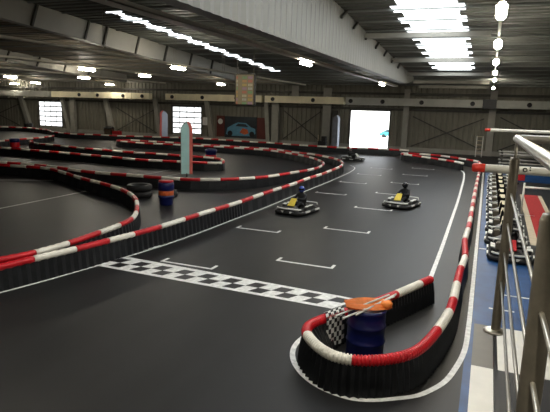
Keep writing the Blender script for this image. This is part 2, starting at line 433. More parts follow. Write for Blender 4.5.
# yard outside
struct('outside_yard', B(-60, 30, YB+.2, YB+70, -.25, -.02), M['concrete'])
bm = bmesh.new(); x = -60
while x < 30:
    box(bm, x, x+1.15, YB+60, YB+60.3, 0, 7.5); x += 1.2
struct('outside_facade', bm, M['concrete'])

# ventilation duct along the far wall
def duct(x0, x1, m, lab, vents, zc=5.55):
    t = thing('ventilation_duct', lab, 'duct', ((x0+x1)/2, YB-1.1, zc))
    h = .41; L = (x1-x0)/2
    bm = B(-L, L, -.4, .4, -h, h, bev=.04); obj('duct_body', bm, m, t)
    k = -L+1.6
    while k < L-.5:
        obj('duct_flange', B(k-.05, k+.05, -.44, .44, -h-.03, h+.03), m, t); k += 3.2
    for vx in vents:
        bm = lathe(bmesh.new(), [(.24,0),(.24,.1),(.17,.12),(.17,.05)], 18)
        for q in bm.verts: q.co = Vector((q.co.x+vx-(x0+x1)/2, -.4-q.co.z, q.co.y))
        obj('vent', bm, M['black'], t)
    return t
duct(-60.5, -43.2, M['duct'], 'cream ventilation duct section left of the second gate', (-55.2,-51.9,-47.5,-44.3))
duct(-40.6, -26.5, M['duct'], 'cream ventilation duct section above the blue car poster', (-39.5,-34.9,-30))
duct(-26.1, -16.0, M['duct'], 'pale ventilation duct section between poster and open gate', (-25,-19.8))
dg = duct(-15.8, -.9, M['duct_grey'], 'grey ventilation duct section over the open gate', (-15.2,-11.5,-7.2,-1.9))
obj('junction_box', B(7.46,8.8,-.46,.42,-.5,.5,bev=.04), M['black'], dg)['label'] = 'black box at the end of the duct'
duct(.5, 11.8, M['duct_grey'], 'grey ventilation duct section furthest to the pit side', (3.6,))
duct(-85.5, -61.0, M['duct_grey'], 'grey ventilation duct section over the far left gate', ())


# ------------------------------------------------------------------ lamps and trays
def tray(x, y0, y1, z, lab, w=.32):
    t = thing('cable_tray', lab, 'cable tray', (x, y0, z))
    bm = bmesh.new(); L = y1-y0
    box(bm, -w/2, w/2, 0, L, 0, .03); box(bm, -w/2, -w/2+.03, 0, L, 0, .14); box(bm, w/2-.03, w/2, 0, L, 0, .14)
    obj('channel', bm, M['tray'], t)
    k = 3.
    while k < L-1:
        yy = y0+k
        bm = bmesh.new(); zt = roofz(yy)-z
        tube(bm, [(-w/2+.02,k,.1),(-w/2+.02,k,zt)], .012, 6); tube(bm, [(w/2-.02,k,.1),(w/2-.02,k,zt)], .012, 6)
        obj('hanger', bm, M['steel_post'], t); k += 7.
tray(-9.75, 2, 58, 7.12, 'long galvanised lamp tray just beyond the pale girder', .5)
tray(.0, 2, 58, 7.12, 'narrow lamp tray over the pit edge', .1)
tray(-20.0, 14, 58, 7.12, 'lamp tray in the bay of the second skylight', .2)
tray(-28.9, 18, 58, 7.12, 'lamp tray beyond the second clad girder', .36)
tray(-38.9, 22, 58, 7.12, 'lamp tray before the furthest clad girder', .2)
tray(-48.5, 26, 60, 7.12, 'lamp tray furthest across the hall', .3)

lamp_master = None
def lamp(x, y, lab, z=7.12):
    global lamp_master
    if lamp_master is None:
        t = thing('ceiling_lamp', lab, 'lamp', group='ceiling lamps of the hall')
        obj('housing', B(-.05, .05, -.82, .82, -.1, -.005, bev=.015), M['tray'], t)
        obj('diffuser', B(-.125, .125, -.79, .79, -.25, -.1, bev=.05), M['lamp'], t)
        lamp_master = t
    else:
        t = lamp_master.copy(); COL.objects.link(t)
        for ch in lamp_master.children:
            c = ch.copy(); COL.objects.link(c); c.parent = t
    t.location = (x, y, z); t['label'] = lab
    return t
ordn = ['nearest', 'second', 'third', 'fourth', 'fifth', 'last']
for k, y in enumerate((14.3, 20.84, 27.7, 34.75, 41.9, 55.1)):
    lamp(0, y, '%s lamp of the row over the pit edge, counted from the camera' % ordn[k])
lamp(-9.75, 28.3, 'glowing lamp on the long tray, close to the scoreboard')
lamp(-9.75, 50.4, 'small far lamp at the end of the long tray')
lamp(-20.0, 31.4, 'glowing lamp left of the scoreboard, higher of two')
for y, l in ((32.6,'lamp over the second gate row, nearest on its tray'), (39.9,'lamp over the far track, middle of three on its tray'), (54.3,'lamp just left of the scoreboard, lowest and furthest on its tray')): lamp(-28.9, y, l)
lamp(-38.9, 43.4, 'lamp alone on the tray before the furthest girder')
lamp(-48.5, 42.9, 'lamp at the far left edge, upper of two')
lamp(-48.5, 59.0, 'lamp above the duct right of the far left gate')
lamp(-59.4, 56.7, 'lamp above the far left gate')
lamp(-67.5, 60.4, 'lamp at the far left edge, lower of two')
for x, y in ((-9.75, 7.0), (0, 7.0), (-20, 10), (0, 0), (5.5, -1)): lamp(x, y, 'unseen lamp added over the near end of the hall to light the foreground')  # added lamps out of view, brightening the foreground and railing

# ------------------------------------------------------------------ barriers
def barrier(name_label, path, seg=1.1, start_red=True, near=False, flare=None, group='red and white track barriers', cuts_at=None, top=.58):
    t = thing('track_barrier', name_label, 'track barrier', (path[0][0], path[0][1], 0), 0, group)
    o = Vector((path[0][0], path[0][1], 0))
    st = .06
    p = smooth(spline(path, st), 12)
    # tube segments
    bounds = []; tot = len(p)-1
    if cuts_at:
        bounds = [round(c/st) for c in cuts_at if c/st < tot]
    k = bounds[-1] if bounds else 0
    while k + round(seg/st)*.6 < tot:
        if not bounds or k > bounds[-1] or not bounds: bounds.append(k) if k not in bounds else None
        k += round(seg/st)
    bounds = sorted(set([0]+bounds))+[tot]
    red = start_red
    rad = .094
    for a, b in zip(bounds, bounds[1:]):
        if b <= a: continue
        pts = []; rs = []
        d = (p[(a+b)//2]-Vector((0,0,0))).length
        stride = 1 if d < 13.5 else (2 if d < 22 else (4 if d < 32 else 8))
        idx = list(range(a, b, stride))+[b]
        for q, i in enumerate(idx):
            z = top + .012*math.sin(i*.066)
            if stride == 1 and i+1 <= tot and i != b:
                for f_, r2 in ((0,1),(.45,1),(.58,.8),(.87,.8)):
                    pts.append(p[i].lerp(p[i+1], f_)+Vector((0,0,z))-o); rs.append(rad*r2)
            else:
                pts.append(p[i]+Vector((0,0,z))-o); rs.append(rad if stride > 2 or q % 2 else rad*.88)
        if stride == 1: rs[-1] = rad*.9
        obj('red_tube_segment' if red else 'white_tube_segment', tube(bmesh.new(), pts, rs, 12 if d < 25 else 8), M['red'] if red else M['white'], t, True)
        red = not red
    # ribbed skirt
    bm = bmesh.new(); prev = None; i = 0; rows = []
    while i <= tot:
        d = p[i].length
        tg = (p[min(i+2, tot)]-p[max(i-2, 0)]).normalized(); n = Vector((tg.y, -tg.x, 0))
        rb = .05 if i % 2 else 0.
        if d > 22: rb = .03 if (i//8) % 2 else 0
        elif d > 13: rb = .035 if (i//2) % 2 else 0
        fl = flare(p[i]) if flare else (.05, .05)
        h = top-.06
        row = [p[i]-o+n*(fl[0]+.05+rb)+Vector((0,0,.012)), p[i]-o+n*(.055+fl[0]*.35+rb)+Vector((0,0,h*.55)), p[i]-o+n*(.045+rb*.6)+Vector((0,0,h)),
               p[i]-o-n*(.045+rb*.6)+Vector((0,0,h)), p[i]-o-n*(.055+fl[1]*.35+rb)+Vector((0,0,h*.55)), p[i]-o-n*(fl[1]+.05+rb)+Vector((0,0,.012))]
        rows.append([bm.verts.new(q) for q in row])
        i += 1 if d < 13 else (2 if d < 22 else 8)
    for a, b in zip(rows, rows[1:]):
        for k in range(5): bm.faces.new((a[k], a[k+1], b[k+1], b[k]))
        bm.faces.new((a[5], a[0], b[0], b[5]))
    bm.faces.new(rows[0]); bm.faces.new(rows[-1][::-1])
    obj('skirt', bm, M['skirt'], t)
    return t

A = [(-36.73,45.61),(-36.3,46.7),(-34.5,47.2),(-31.88,47.05),(-29.66,47.02),(-26.48,46.95),(-22.76,46.91),(-19.27,46.56),(-16.97,45.36),(-14.76,44.05),(-13.01,42.85),(-11.6,41.4),(-10.5,39.5),(-9.74,37.3),(-9.4,35.1),(-9.3,32.34),(-9.3,29.32),(-9.32,26.23),(-9.35,23.71),(-9.38,21.37),(-9.47,17.36),(-9.58,15.21),(-9.66,14.01),(-9.76,12.8),(-9.88,11.76),(-10.04,10.65),(-10.29,9.59),(-10.5,8.63),(-11.0,6.5)]
def s_of(path, x, y):
    q = smooth(spline(path, .06), 12); return min(range(len(q)), key=lambda i: (q[i].x-x)**2+(q[i].y-y)**2)*.06
def measured(path, pts, seg=1.1):
    c = [s_of(path, *q) for q in pts]; f = []; k = min(c)
    while k > seg*1.6: k -= seg; f.append(k)
    return sorted(f)+c, len(f)
cA, nA = measured(A, [(-9.47,17.36),(-9.5,16.2),(-9.6,15.35),(-9.65,14.01),(-9.76,12.8),(-9.88,11.76),(-10.04,10.65),(-10.33,9.5)])
barrier('long barrier with a white base line along the left of the start straight', A, cuts_at=cA, start_red=(nA % 2 == 0))
Bp = [(-36.5,45.3),(-35.6,44.75),(-34.0,44.55),(-32.23,44.5),(-29.94,44.6),(-28.23,45.0),(-25.62,45.36),(-23.66,45.53),(-21.74,45.6),(-19.95,45.4),(-18.63,44.9),(-16.97,44.0),(-15.28,42.7),(-13.91,41.4),(-12.64,39.9),(-11.45,37.9),(-10.92,36.4),(-10.62,34.47),(-10.6,32.59),(-10.91,30.61),(-11.38,28.69),(-11.9,27.0),(-12.9,25.3),(-14.5,24.2),(-16.39,23.8),(-17.81,23.65),(-20.26,23.6),(-22.33,23.73),(-25.28,24.3),(-28.16,24.2),(-31,24)]
barrier('inner barrier curving round the far loop behind the blue barrel and teal banner', Bp)
F = [(-30,22.6),(-27.46,23.1),(-24.7,23.5),(-21.82,22.5),(-19.22,21.2),(-15.96,19.75),(-14.86,19.05),(-13.57,17.9),(-12.34,16.4),(-11.3,14.8),(-10.92,13.7),(-10.74,12.4),(-10.66,11.0),(-10.76,9.91),(-11.02,8.9),(-11.6,6.7)]
cF, nF = measured(F, [(-10.85,13.51),(-10.74,12.39),(-10.6,11.0),(-10.72,9.92)])
barrier('barrier bending round the empty left track area beside the start straight', F, cuts_at=cF, start_red=(nF % 2 == 0))
L34 = [(-41.9,39.2),(-41.2,38.2),(-38.74,36.87),(-36.17,36.34),(-33.69,35.91),(-30.21,35.35),(-27.45,35.25),(-25.77,35.35),(-23.88,35.3),(-21.39,35.4),(-20.0,35.35),(-18.64,34.9),(-17.7,33.8),(-17.3,32.6),(-18.19,31.94),(-19.67,31.4),(-22.5,30.95),(-24.03,30.85),(-27.83,31.3),(-31.23,31.4),(-35.53,31.7),(-38.5,31.5)]
barrier('hairpin barrier ending beside the small blue barrel in the left field', L34)
G = [(-42.2,33.5),(-43.3,36.03),(-43.9,38.0),(-44.4,40.92),(-45.5,44.68),(-46.8,46.95)]
barrier('short barrier at the far left below the first gate', G)
E = [(-67,55.6),(-63.45,57.4),(-56.5,55.46),(-51.6,51.9),(-47.51,51.41),(-44.41,51.97),(-40.96,52.8),(-33.1,55.6),(-27.25,55.2),(-22.74,54.87),(-17,53.9),(-14.06,54.0),(-11.4,54.6),(-9.57,55.06),(-7.43,55.4)]
barrier('dark barrier along the foot of the far wall', E)
C = [(-1.67,44.18),(-2.81,45.72),(-4.49,47.62),(-5.54,48.52),(-7.0,49.5),(-7.5,50.5),(-7.2,51.4),(-6.06,51.4),(-4.83,51.03),(-3.1,49.95),(-1.35,47.94),(-.61,46.6),(-.34,43.86),(-.35,37.41),(-.36,28.83),(-.34,23.42),(-.34,18.76),(-.37,17.1),(-.28,15.04),(-.33,13.79),(-.35,12.32),(-.38,10.66),(-.53,9.49),(-.63,8.95),(-.77,8.44),(-.97,8.11),(-1.24,7.85),(-1.64,7.64),(-1.92,7.62),(-2.17,7.74),(-2.43,7.98),(-2.62,8.22),(-2.72,8.43),(-2.72,8.67),(-2.64,8.92),(-2.53,9.13),(-1.68,10.77),(-.94,12.49)]
def flareC(p):
    if p.y > 9.6: return (.05, .05)
    w = min(1, max(0, (-p.x-.7)/.9))*min(1, max(0, (9.6-p.y)/1.0)); v_ = min(1, max(0, (-p.x-2.0)/.5))*min(1, max(0, (9.3-p.y)/.6))
    return (.05+.14*w+.26*v_, .05)
# measured colour changes along the near hairpin
pc = smooth(spline(C, .06), 12)
def near_s(x, y): return min(range(len(pc)), key=lambda i: (pc[i].x-x)**2+(pc[i].y-y)**2 + (0 if i > len(pc)*.5 else 1e3))*.06
pts_c = [(-.35,18.76),(-.37,17.1),(-.28,15.04),(-.33,13.79),(-.34,12.36),(-.38,11.26),(-.4,10.5),(-.53,9.49),(-1.66,7.64),(-2.63,8.23)]
cuts_c = [near_s(*q) for q in pts_c]
s0 = cuts_c[0]; front = []; k = s0
while k > 1.2: k -= 1.1; front.append(k)
sE = [near_s(-1.52,11.13), near_s(-1.12,12.04)]
allc = sorted(front)+cuts_c+sE
nb = len(sorted(front))
barrier('barrier along the right of the straight, wrapping the near hairpin with the drum', C, seg=1.1, start_red=(nb % 2 == 0), cuts_at=allc, flare=flareC)

# ------------------------------------------------------------------ karts
def rounded_rect(hx, y0, y1, r, n=6):
    pts = []
    for cx, cy, a0 in ((hx-r,y1-r,0),(-hx+r,y1-r,90),(-hx+r,y0+r,180),(hx-r,y0+r,270)):
        for k in range(n+1):
            a = R(a0+90*k/n); pts.append((cx+r*math.cos(a), cy+r*math.sin(a)))
    return pts

def make_kart(name, label, body, side, panel, group=None):
    """kart facing +Y; origin on the floor"""
    t = thing(name, label, 'kart', group=group)
    # rubber ring bumper
    rr = rounded_rect(.68, -.98, 1.0, .3)
    bm = bmesh.new(); prof = [(.0,.05),(.05,.05),(.07,.11),(.05,.18),(0,.2),(-.06,.14)]
    n = len(rr); rings = []
    for i, (x, y) in enumerate(rr):
        a = rr[i-1]; b = rr[(i+1) % n]; tx, ty = b[0]-a[0], b[1]-a[1]; l = math.hypot(tx, ty); nx, ny = ty/l, -tx/l
        rings.append([bm.verts.new((x+nx*d, y+ny*d, z)) for d, z in prof])
    for i in range(n):
        a = rings[i]; b = rings[(i+1) % n]
        for k in range(len(prof)): bm.faces.new((a[k], a[(k+1) % len(prof)], b[(k+1) % len(prof)], b[k]))
    obj('bumper_ring', bm, M['rubber'], t, True)
    bm = bmesh.new(); extrude_poly(bm, [(x*.88, y*.92, .06) for x, y in rr], (0,0,.03)); obj('floor_pan', bm, M['black'], t)
    # nose fairing: wedge sloping up to the panel, white lip
    bm = bmesh.new()
    secs = [(.99,.56,.10,.25),(.86,.54,.10,.31),(.62,.36,.10,.36),(.48,.24,.10,.4)]
    rings = []
    for y, hx, z0, z1 in secs:
        rings.append([bm.verts.new(q) for q in ((-hx,y,z0),(hx,y,z0),(hx,y,z1-.06),(hx*.6,y,z1),(-hx*.6,y,z1),(-hx,y,z1-.06))])
    for a, b in zip(rings, rings[1:]):
        for k in range(6): bm.faces.new((a[k], a[(k+1) % 6], b[(k+1) % 6], b[k]))
    bm.faces.new(rings[0][::-1]); bm.faces.new(rings[-1]); obj('nose_fairing', bm, body, t, True)
    bm = bmesh.new(); tube(bm, [(-.6,.8,.29),(-.5,.97,.3),(-.25,1.03,.3),(.25,1.03,.3),(.5,.97,.3),(.6,.8,.29)], .035, 8); obj('nose_stripe', bm, side, t, True)
    bm = bmesh.new(); extrude_poly(bm, [(-.17,.66,.36),(.17,.66,.36),(.13,.34,.66),(-.13,.34,.66)], (0,.03,.03)); obj('number_panel', bm, panel, t)
    for s in (-1, 1):
        bm = bmesh.new()
        q = [(.45,.42,.1),(.66,.36,.1),(.66,-.42,.1),(.45,-.45,.1)]
        q2 = [(.48,.38,.27),(.64,.3,.31),(.64,-.36,.36),(.48,-.4,.32)]
        a = [bm.verts.new((s*x,y,z)) for x,y,z in q]; b = [bm.verts.new((s*x,y,z)) for x,y,z in q2]
        bm.faces.new(a); bm.faces.new(b)
        for k in range(4): bm.faces.new((a[k], a[(k+1) % 4], b[(k+1) % 4], b[k]))
        bmesh.ops.bevel(bm, geom=bm.edges[:], offset=.02, segments=2, affect='EDGES')
        pod = obj('side_pod', bm, body, t)
        for yy in (.2,-.14):
            bm = bmesh.new(); extrude_poly(bm, [(s*.5,yy+.1,.33),(s*.65,yy+.07,.345),(s*.65,yy-.12,.37),(s*.5,yy-.1,.355)], (0,0,.02)); obj('pod_decal', bm, side, pod)
    for a_, b_ in (((-.5,.955),(-.16,1.06)),((.16,1.06),(.5,.955)),((.735,.62),(.735,.2)),((-.735,.62),(-.735,.2)),((.735,-.3),(.735,-.72)),((-.735,-.3),(-.735,-.72))):
        obj('bumper_sticker', bar(bmesh.new(), (*a_,.155), (*b_,.155), .05, .07), side, t)
    # seat
    bm = bmesh.new()
    prof = [(.12,.12,.2),(-.1,.1,.2),(-.3,.14,.22),(-.42,.32,.23),(-.5,.58,.2),(-.53,.68,.14)]
    outer = []
    for y, z, w in prof:
        outer.append([bm.verts.new(q) for q in ((-w,y+.02,z+.16),(-w*.75,y,z+.02),(0,y-.01,z),(w*.75,y,z+.02),(w,y+.02,z+.16))])
    for a, b in zip(outer, outer[1:]):
        for k in range(4): bm.faces.new((a[k], a[k+1], b[k+1], b[k]))
    bmesh.ops.solidify(bm, geom=bm.faces[:], thickness=.025); obj('seat', bm, M['black'], t, True)
    # steering
    bm = bmesh.new(); c = Vector((0,.2,.52)); up = Vector((0,.55,.83)); s1 = Vector((1,0,0)); s2 = up.cross(s1)
    tube(bm, [c+(s1*math.cos(2*PI*k/16)+s2*math.sin(2*PI*k/16))*.15 for k in range(17)], .016, 8, cap=False)
    tube(bm, [c-s1*.15, c+s1*.15], .012, 6); tube(bm, [c, c-up*.08, (0,.5,.22)], .014, 6)
    obj('steering_wheel', bm, M['black'], t, True)
    # wheels
    for x, y, w in ((-.52,.62,.12),(.52,.62,.12),(-.52,-.6,.19),(.52,-.6,.19)):
        bm = lathe(bmesh.new(), [(.07,-w/2),(.12,-w/2),(.14,-w*.36),(.14,w*.36),(.12,w/2),(.07,w/2)], 18, axis='x')
        for q in bm.verts: q.co += Vector((x,y,.14))
        wh = obj('wheel', bm, M['rubber'], t, True)
        bm = lathe(bmesh.new(), [(.025,-w/2-.01),(.068,-w/2+.01),(.068,w/2-.01),(.025,w/2+.01)], 14, axis='x')
        for q in bm.verts: q.co += Vector((x,y,.14))
        obj('wheel_hub', bm, M['steel_post'], wh)
    # engine + rear guard
    obj('engine', B(.22,.46,-.62,-.3,.1,.38,bev=.03), M['steel_post'], t)
    bm = bmesh.new(); tube(bm, [(-.55,-.88,.3),(-.5,-.96,.36),(.5,-.96,.36),(.55,-.88,.3)], .025, 8); obj('rear_bar', bm, side, t, True)
    return t

def copy_tree(o, parent=None):
    c = o.copy(); COL.objects.link(c)
    if parent is not None: c.parent = parent
    for ch in list(o.children): copy_tree(ch, c)
    return c

kg = None
k1 = make_kart('go_kart', 'racing kart with yellow front panel, driver in blue helmet, nearer the left line', M['black'], M['kwhite'], M['kyellow'])
k1.location = (-7.5, 21.4, .004); k1.rotation_euler.z = R(180-9); k1.scale = (.96,)*3
k2 = copy_tree(k1); k2['label'] = 'racing kart with yellow front panel on the right grid column, driver in black'
k2.location = (-3.58, 25.4, .004); k2.rotation_euler.z = R(180-12)
k3 = copy_tree(k1); k3['label'] = 'distant racing kart turning out of the far bend before the open gate'
for ch in k3.children:
    if ch.name.startswith('number_panel'):
        ch.material_slots[0].link = 'OBJECT'; ch.material_slots[0].material = M['kwhite']
k3.location = (-11.3, 46.9, .004); k3.rotation_euler.z = R(-115)

def make_driver(label, helmet, suit, hname):
    """seated body, pelvis in the seat, facing +Y"""
    joints = [(0,-.3,.26),(0,-.34,.44),(0,-.36,.62),(0,-.34,.72),(0,-.32,.84),      # pelvis spine chest neck head
              (-.19,-.33,.63),(-.27,-.1,.5),(-.17,.14,.54),(.19,-.33,.63),(.27,-.1,.5),(.17,.14,.54),
              (-.1,-.24,.24),(-.2,.16,.4),(-.13,.5,.2),(-.13,.6,.24),(.1,-.24,.24),(.2,.16,.4),(.13,.5,.2),(.13,.6,.24)]
    rad = [.14,.135,.15,.06,.09,.075,.05,.035,.075,.05,.035,.1,.07,.05,.04,.1,.07,.05,.04]
    ed = [(0,1),(1,2),(2,3),(3,4),(2,5),(5,6),(6,7),(2,8),(8,9),(9,10),(0,11),(11,12),(12,13),(13,14),(0,15),(15,16),(16,17),(17,18)]
    me = bpy.data.meshes.new('body'); me.from_pydata(joints, ed, [])
    tmp = bpy.data.objects.new('person', me); COL.objects.link(tmp)
    sk = tmp.modifiers.new('s', 'SKIN'); sub = tmp.modifiers.new('u', 'SUBSURF'); sub.levels = 1; sub.render_levels = 1
    for i, v_ in enumerate(me.skin_vertices[0].data):
        v_.radius = (rad[i], rad[i]*.85); v_.use_root = (i == 0)
    dg = bpy.context.evaluated_depsgraph_get(); dg.update()
    ev = bpy.data.meshes.new_from_object(tmp.evaluated_get(dg))
    bpy.data.objects.remove(tmp)
    bm = bmesh.new(); bm.from_mesh(ev)
    # gloved hands: palm, four curled fingers, thumb closing round the wheel rim
    for s in (-1, 1):
        w = Vector((s*.17,.14,.54))
        tube(bm, [w, w+Vector((-s*.01,.05,.02))], [.034,.04], 8)
        for k in range(4):
            b0 = w+Vector((-s*(.03-.02*k),.06,.03-.008*k)); L = (.03,.034,.032,.025)[k]
            tube(bm, [b0, b0+Vector((0,L,.005)), b0+Vector((-s*.004,L*1.3,-L*.7)), b0+Vector((-s*.006,L*.7,-L*1.4))], [.0095,.009,.0085,.007], 6)
        tube(bm, [w+Vector((-s*.035,.02,.01)), w+Vector((-s*.058,.045,0)), w+Vector((-s*.05,.068,-.02))], [.011,.01,.008], 6)
    for q in bm.verts: q.co.z = .2+(q.co.z-.2)*(1.14 if q.co.z > .2 else 1)
    o = obj('person', bm, suit, None, True)
    tag(o, label, 'person')
    # helmet
    bm = bmesh.new(); bmesh.ops.create_uvsphere(bm, u_segments=20, v_segments=14, radius=.15)
    for q in bm.verts:
        q.co.z *= 1.08; q.co.y *= 1.12
        if q.co.z < -.06 and q.co.y > 0: q.co.y *= 1.1
        q.co *= .9; q.co += Vector((0,-.3,.955))
    h = obj('helmet', bm, helmet, o, True)
    bm = bmesh.new()
    rows = []
    for z, r_ in ((.93,.143),(.965,.147),(1.0,.141)):
        rows.append([bm.verts.new((r_*math.sin(R(a))*1.0, -.3+r_*1.13*math.cos(R(a)), z)) for a in range(-70, 71, 14)])
    for a, b in zip(rows, rows[1:]):
        for k in range(len(a)-1): bm.faces.new((a[k], a[k+1], b[k+1], b[k]))
    obj('visor', bm, M['visor'], h, True)
    return o
def seat_in(d, k):
    d.location = k.location; d.rotation_euler = k.rotation_euler; d.location.z += .03
seat_in(make_driver('person in dark clothes and a blue helmet driving the left kart', M['hblue'], M['dark'], 'b'), k1)
seat_in(make_driver('person all in black with a black helmet driving the kart on the right', M['hblack'], M['dark'], 'k'), k2)
seat_in(make_driver('person in a pale helmet driving the distant kart by the open gate', M['hpale'], M['dark'], 'p'), k3)

# karts queued in the pit
pk = make_kart('pit_kart', 'parked kart in the pit queue', M['black'], M['kwhite'], M['kpale'], 'white and black karts queued in the pit')
words = ['second', 'third', 'fourth', 'fifth', 'sixth', 'seventh', 'eighth', 'ninth', 'tenth', 'eleventh', 'twelfth']
for i in range(11):
    k = pk if i == 0 else copy_tree(pk)
    k.scale = (.92,)*3
    k.location = (.93+.02*random.uniform(-1,1), 20.0+2.03*i, .008); k.rotation_euler.z = R(180+random.uniform(-3,3))
    k['label'] = 'black and white parked kart, %s in the pit queue from the near end' % words[i]
rk = make_kart('pit_kart', 'parked kart with red front panel at the near end of the pit queue', M['black'], M['kwhite'], M['kred'], 'white and black karts queued in the pit')
rk.scale = (.92,)*3; rk.location = (1.0, 17.95, .008); rk.rotation_euler.z = R(180)

# ------------------------------------------------------------------ drum, flags near the hairpin
def barrel(name, label, loc, r, h, bands, mats_, lid):
    t = thing(name, label, 'barrel', loc)
    bm = lathe(bmesh.new(), bands, 28, mi=None)
    obj('drum_body', bm, mats_[0], t, True)
    return t
t = barrel('drum', 'dark blue drum inside the near hairpin with orange flags on top', (-1.76,9.1,.004), .36, .95, [(.33,0),(.36,.02),(.35,.08),(.345,.3),(.365,.32),(.345,.34),(.345,.6),(.365,.62),(.345,.64),(.345,.88),(.36,.92),(.33,.95),(.3,.92)], [M['bblue']], None)
# orange flag bundle with white sticks lying on the drum
t = thing('marshal_flags', 'orange marshal flags bundled with white sticks on top of the dark drum', 'flag', (-1.76,9.1,.955))
bm = bmesh.new(); nx, ny = 22, 10; g = []
for i in range(nx+1):
    row = []
    for j in range(ny+1):
        u = i/nx; w = j/ny-.5
        x = -.42+.86*u; y = w*(.2+.42*math.sin(PI*min(1, .15+u*.8)))+.12*(u-.5)
        z = .05+.035*math.sin(w*22+u*3)+.05*math.cos(w*PI)
        row.append(bm.verts.new((x,y,z)))
    g.append(row)
for i in range(nx):
    for j in range(ny): bm.faces.new((g[i][j], g[i+1][j], g[i+1][j+1], g[i][j+1]))
bmesh.ops.solidify(bm, geom=bm.faces[:], thickness=.02)
obj('orange_cloth', bm, M['orange'], t, True)
bm = bmesh.new(); lathe(bm, [(.05,0),(.1,.005),(.13,.1),(.09,.14),(.05,.15)], 14, c=(.32,-.05,.0)); obj('rolled_flag', bm, M['orange'], t, True)
for a, b in (((-.62,-.34,-.06),(.42,.14,.19)), ((-.5,-.44,-.06),(.5,.06,.19)), ((-.28,-.42,.0),(.55,.16,.2))):
    obj('stick', tube(bmesh.new(), [a, b], .017, 8), M['kwhite'], t)
t.rotation_euler.z = R(22)
# chequered flag hung over the tube
t = thing('chequered_flag', 'black and white chequered flag hanging over the tube beside the dark drum', 'flag', (-2.53,9.12,0))
def flagmat(px, py):
    m, nt, b = nodes('chequered_cloth')
    tc = nt.nodes.new('ShaderNodeTexCoord'); mp = nt.nodes.new('ShaderNodeMapping'); ck = nt.nodes.new('ShaderNodeTexChecker')
    ck.inputs['Scale'].default_value = 1; ck.inputs['Color1'].default_value = (.6,.6,.58,1); ck.inputs['Color2'].default_value = (.014,.014,.016,1)
    mp.inputs['Scale'].default_value = (px, py, 1)
    nt.links.new(tc.outputs['UV'], mp.inputs['Vector']); nt.links.new(mp.outputs['Vector'], ck.inputs['Vector']); nt.links.new(ck.outputs['Color'], b.inputs['Base Color'])
    b.inputs['Roughness'].default_value = .8
    return m
bm = bmesh.new(); uvl = bm.loops.layers.uv.new('UVMap'); prof = [(-.125,.56),(-.1,.67),(.0,.71),(.1,.675),(.15,.6),(.155,.5),(.15,.38),(.17,.26),(.17,.15),(.18,.06)]
g = []; W = 8
for i in range(W+1):
    s = i/W; row = []
    for j, (d, z) in enumerate(prof):
        # flag runs along the tube direction (to the upper right), hangs towards the camera side
        along = s*.46; px = along*.62+d*.5; py = along*.5-d*.85+.02*math.sin(s*9+j*.5)*(j > 4)
        row.append((bm.verts.new((px-.02, py-.05, z+.1*s)), (s, j/(len(prof)-1))))
    g.append(row)
for i in range(W):
    for j in range(len(prof)-1):
        q = (g[i][j], g[i+1][j], g[i+1][j+1], g[i][j+1]); f = bm.faces.new([a for a, _ in q])
        for l, (_, uv) in zip(f.loops, q): l[uvl].uv = uv
obj('cloth', bm, flagmat(6.999, 10.999), t)
bm = bmesh.new()
for i in range(9):
    s0_ = .08+.095*i; al = s0_*.46; h = .05+.03*((i*7) % 3)/2
    px = al*.62+.115*.5; py = al*.5-.115*.85
    bar(bm, (px-.02,py-.065,.625+.1*s0_), (px-.02+.022,py-.047,.625+h+.1*s0_), .012, .008)
obj('red_lettering', bm, M['kred'], t)
t.rotation_euler.z = 0

# blue and orange barrel, tyres, small barrels in the field
t = barrel('drum', 'blue drum with orange band standing on the left field', (-13.35,19.9,.004), .34, 1.05, [(.28,0),(.3,.05),(.31,.3),(.36,.36),(.36,.42),(.33,.45),(.33,.66),(.36,.7),(.36,1.0),(.33,1.05)], [M['bblue']], None)
obj('orange_band', lathe(bmesh.new(), [(.335,.46),(.34,.47),(.34,.66),(.335,.67)], 24), M['borange'], t, True)
obj('lid', lathe(bmesh.new(), [(.3,1.05),(.34,1.06),(.33,1.12),(.1,1.13)], 24), M['red'], t, True)
def tyre_stack(x, y, n, label, r=.5, m='rubber'):
    t = thing('tyre', label, 'tyre', (x,y,.004))
    for k in range(n):
        obj('tread', lathe(bmesh.new(), [(r*.6,.02+k*.3),(r*.9,.0+k*.3),(r,.06+k*.3),(r,.24+k*.3),(r*.9,.3+k*.3),(r*.6,.28+k*.3),(r*.55,.15+k*.3)], 24), M[m], t, True)
tyre_stack(-15.7,21.1,2,'pair of big black tyres stacked beside the barrier bend left of the blue drum',.62)
tyre_stack(-14.5,21.9,1,'smaller black tyre lying behind the stacked pair at the barrier bend',.4)
t = barrel('drum', 'small dark blue drum at the hairpin end in the middle field', (-21.2,38.2,.004), .5, .9, [(.42,0),(.45,.05),(.45,.7),(.5,.75),(.5,.95),(.4,1.0)], [M['bblue']], None)
obj('red_base', lathe(bmesh.new(), [(.455,.1),(.46,.12),(.46,.5),(.455,.52)], 20), M['red'], t, True)
t = barrel('drum', 'small purple and red drum between the far left barriers', (-42.15,37.3,.004), .6, .9, [(.38,0),(.42,.05),(.42,.6),(.46,.65),(.46,.85),(.4,.9)], [M['bblue']], None)
obj('red_base', lathe(bmesh.new(), [(.425,.05),(.43,.08),(.43,.5),(.425,.52)], 20), M['red'], t, True)

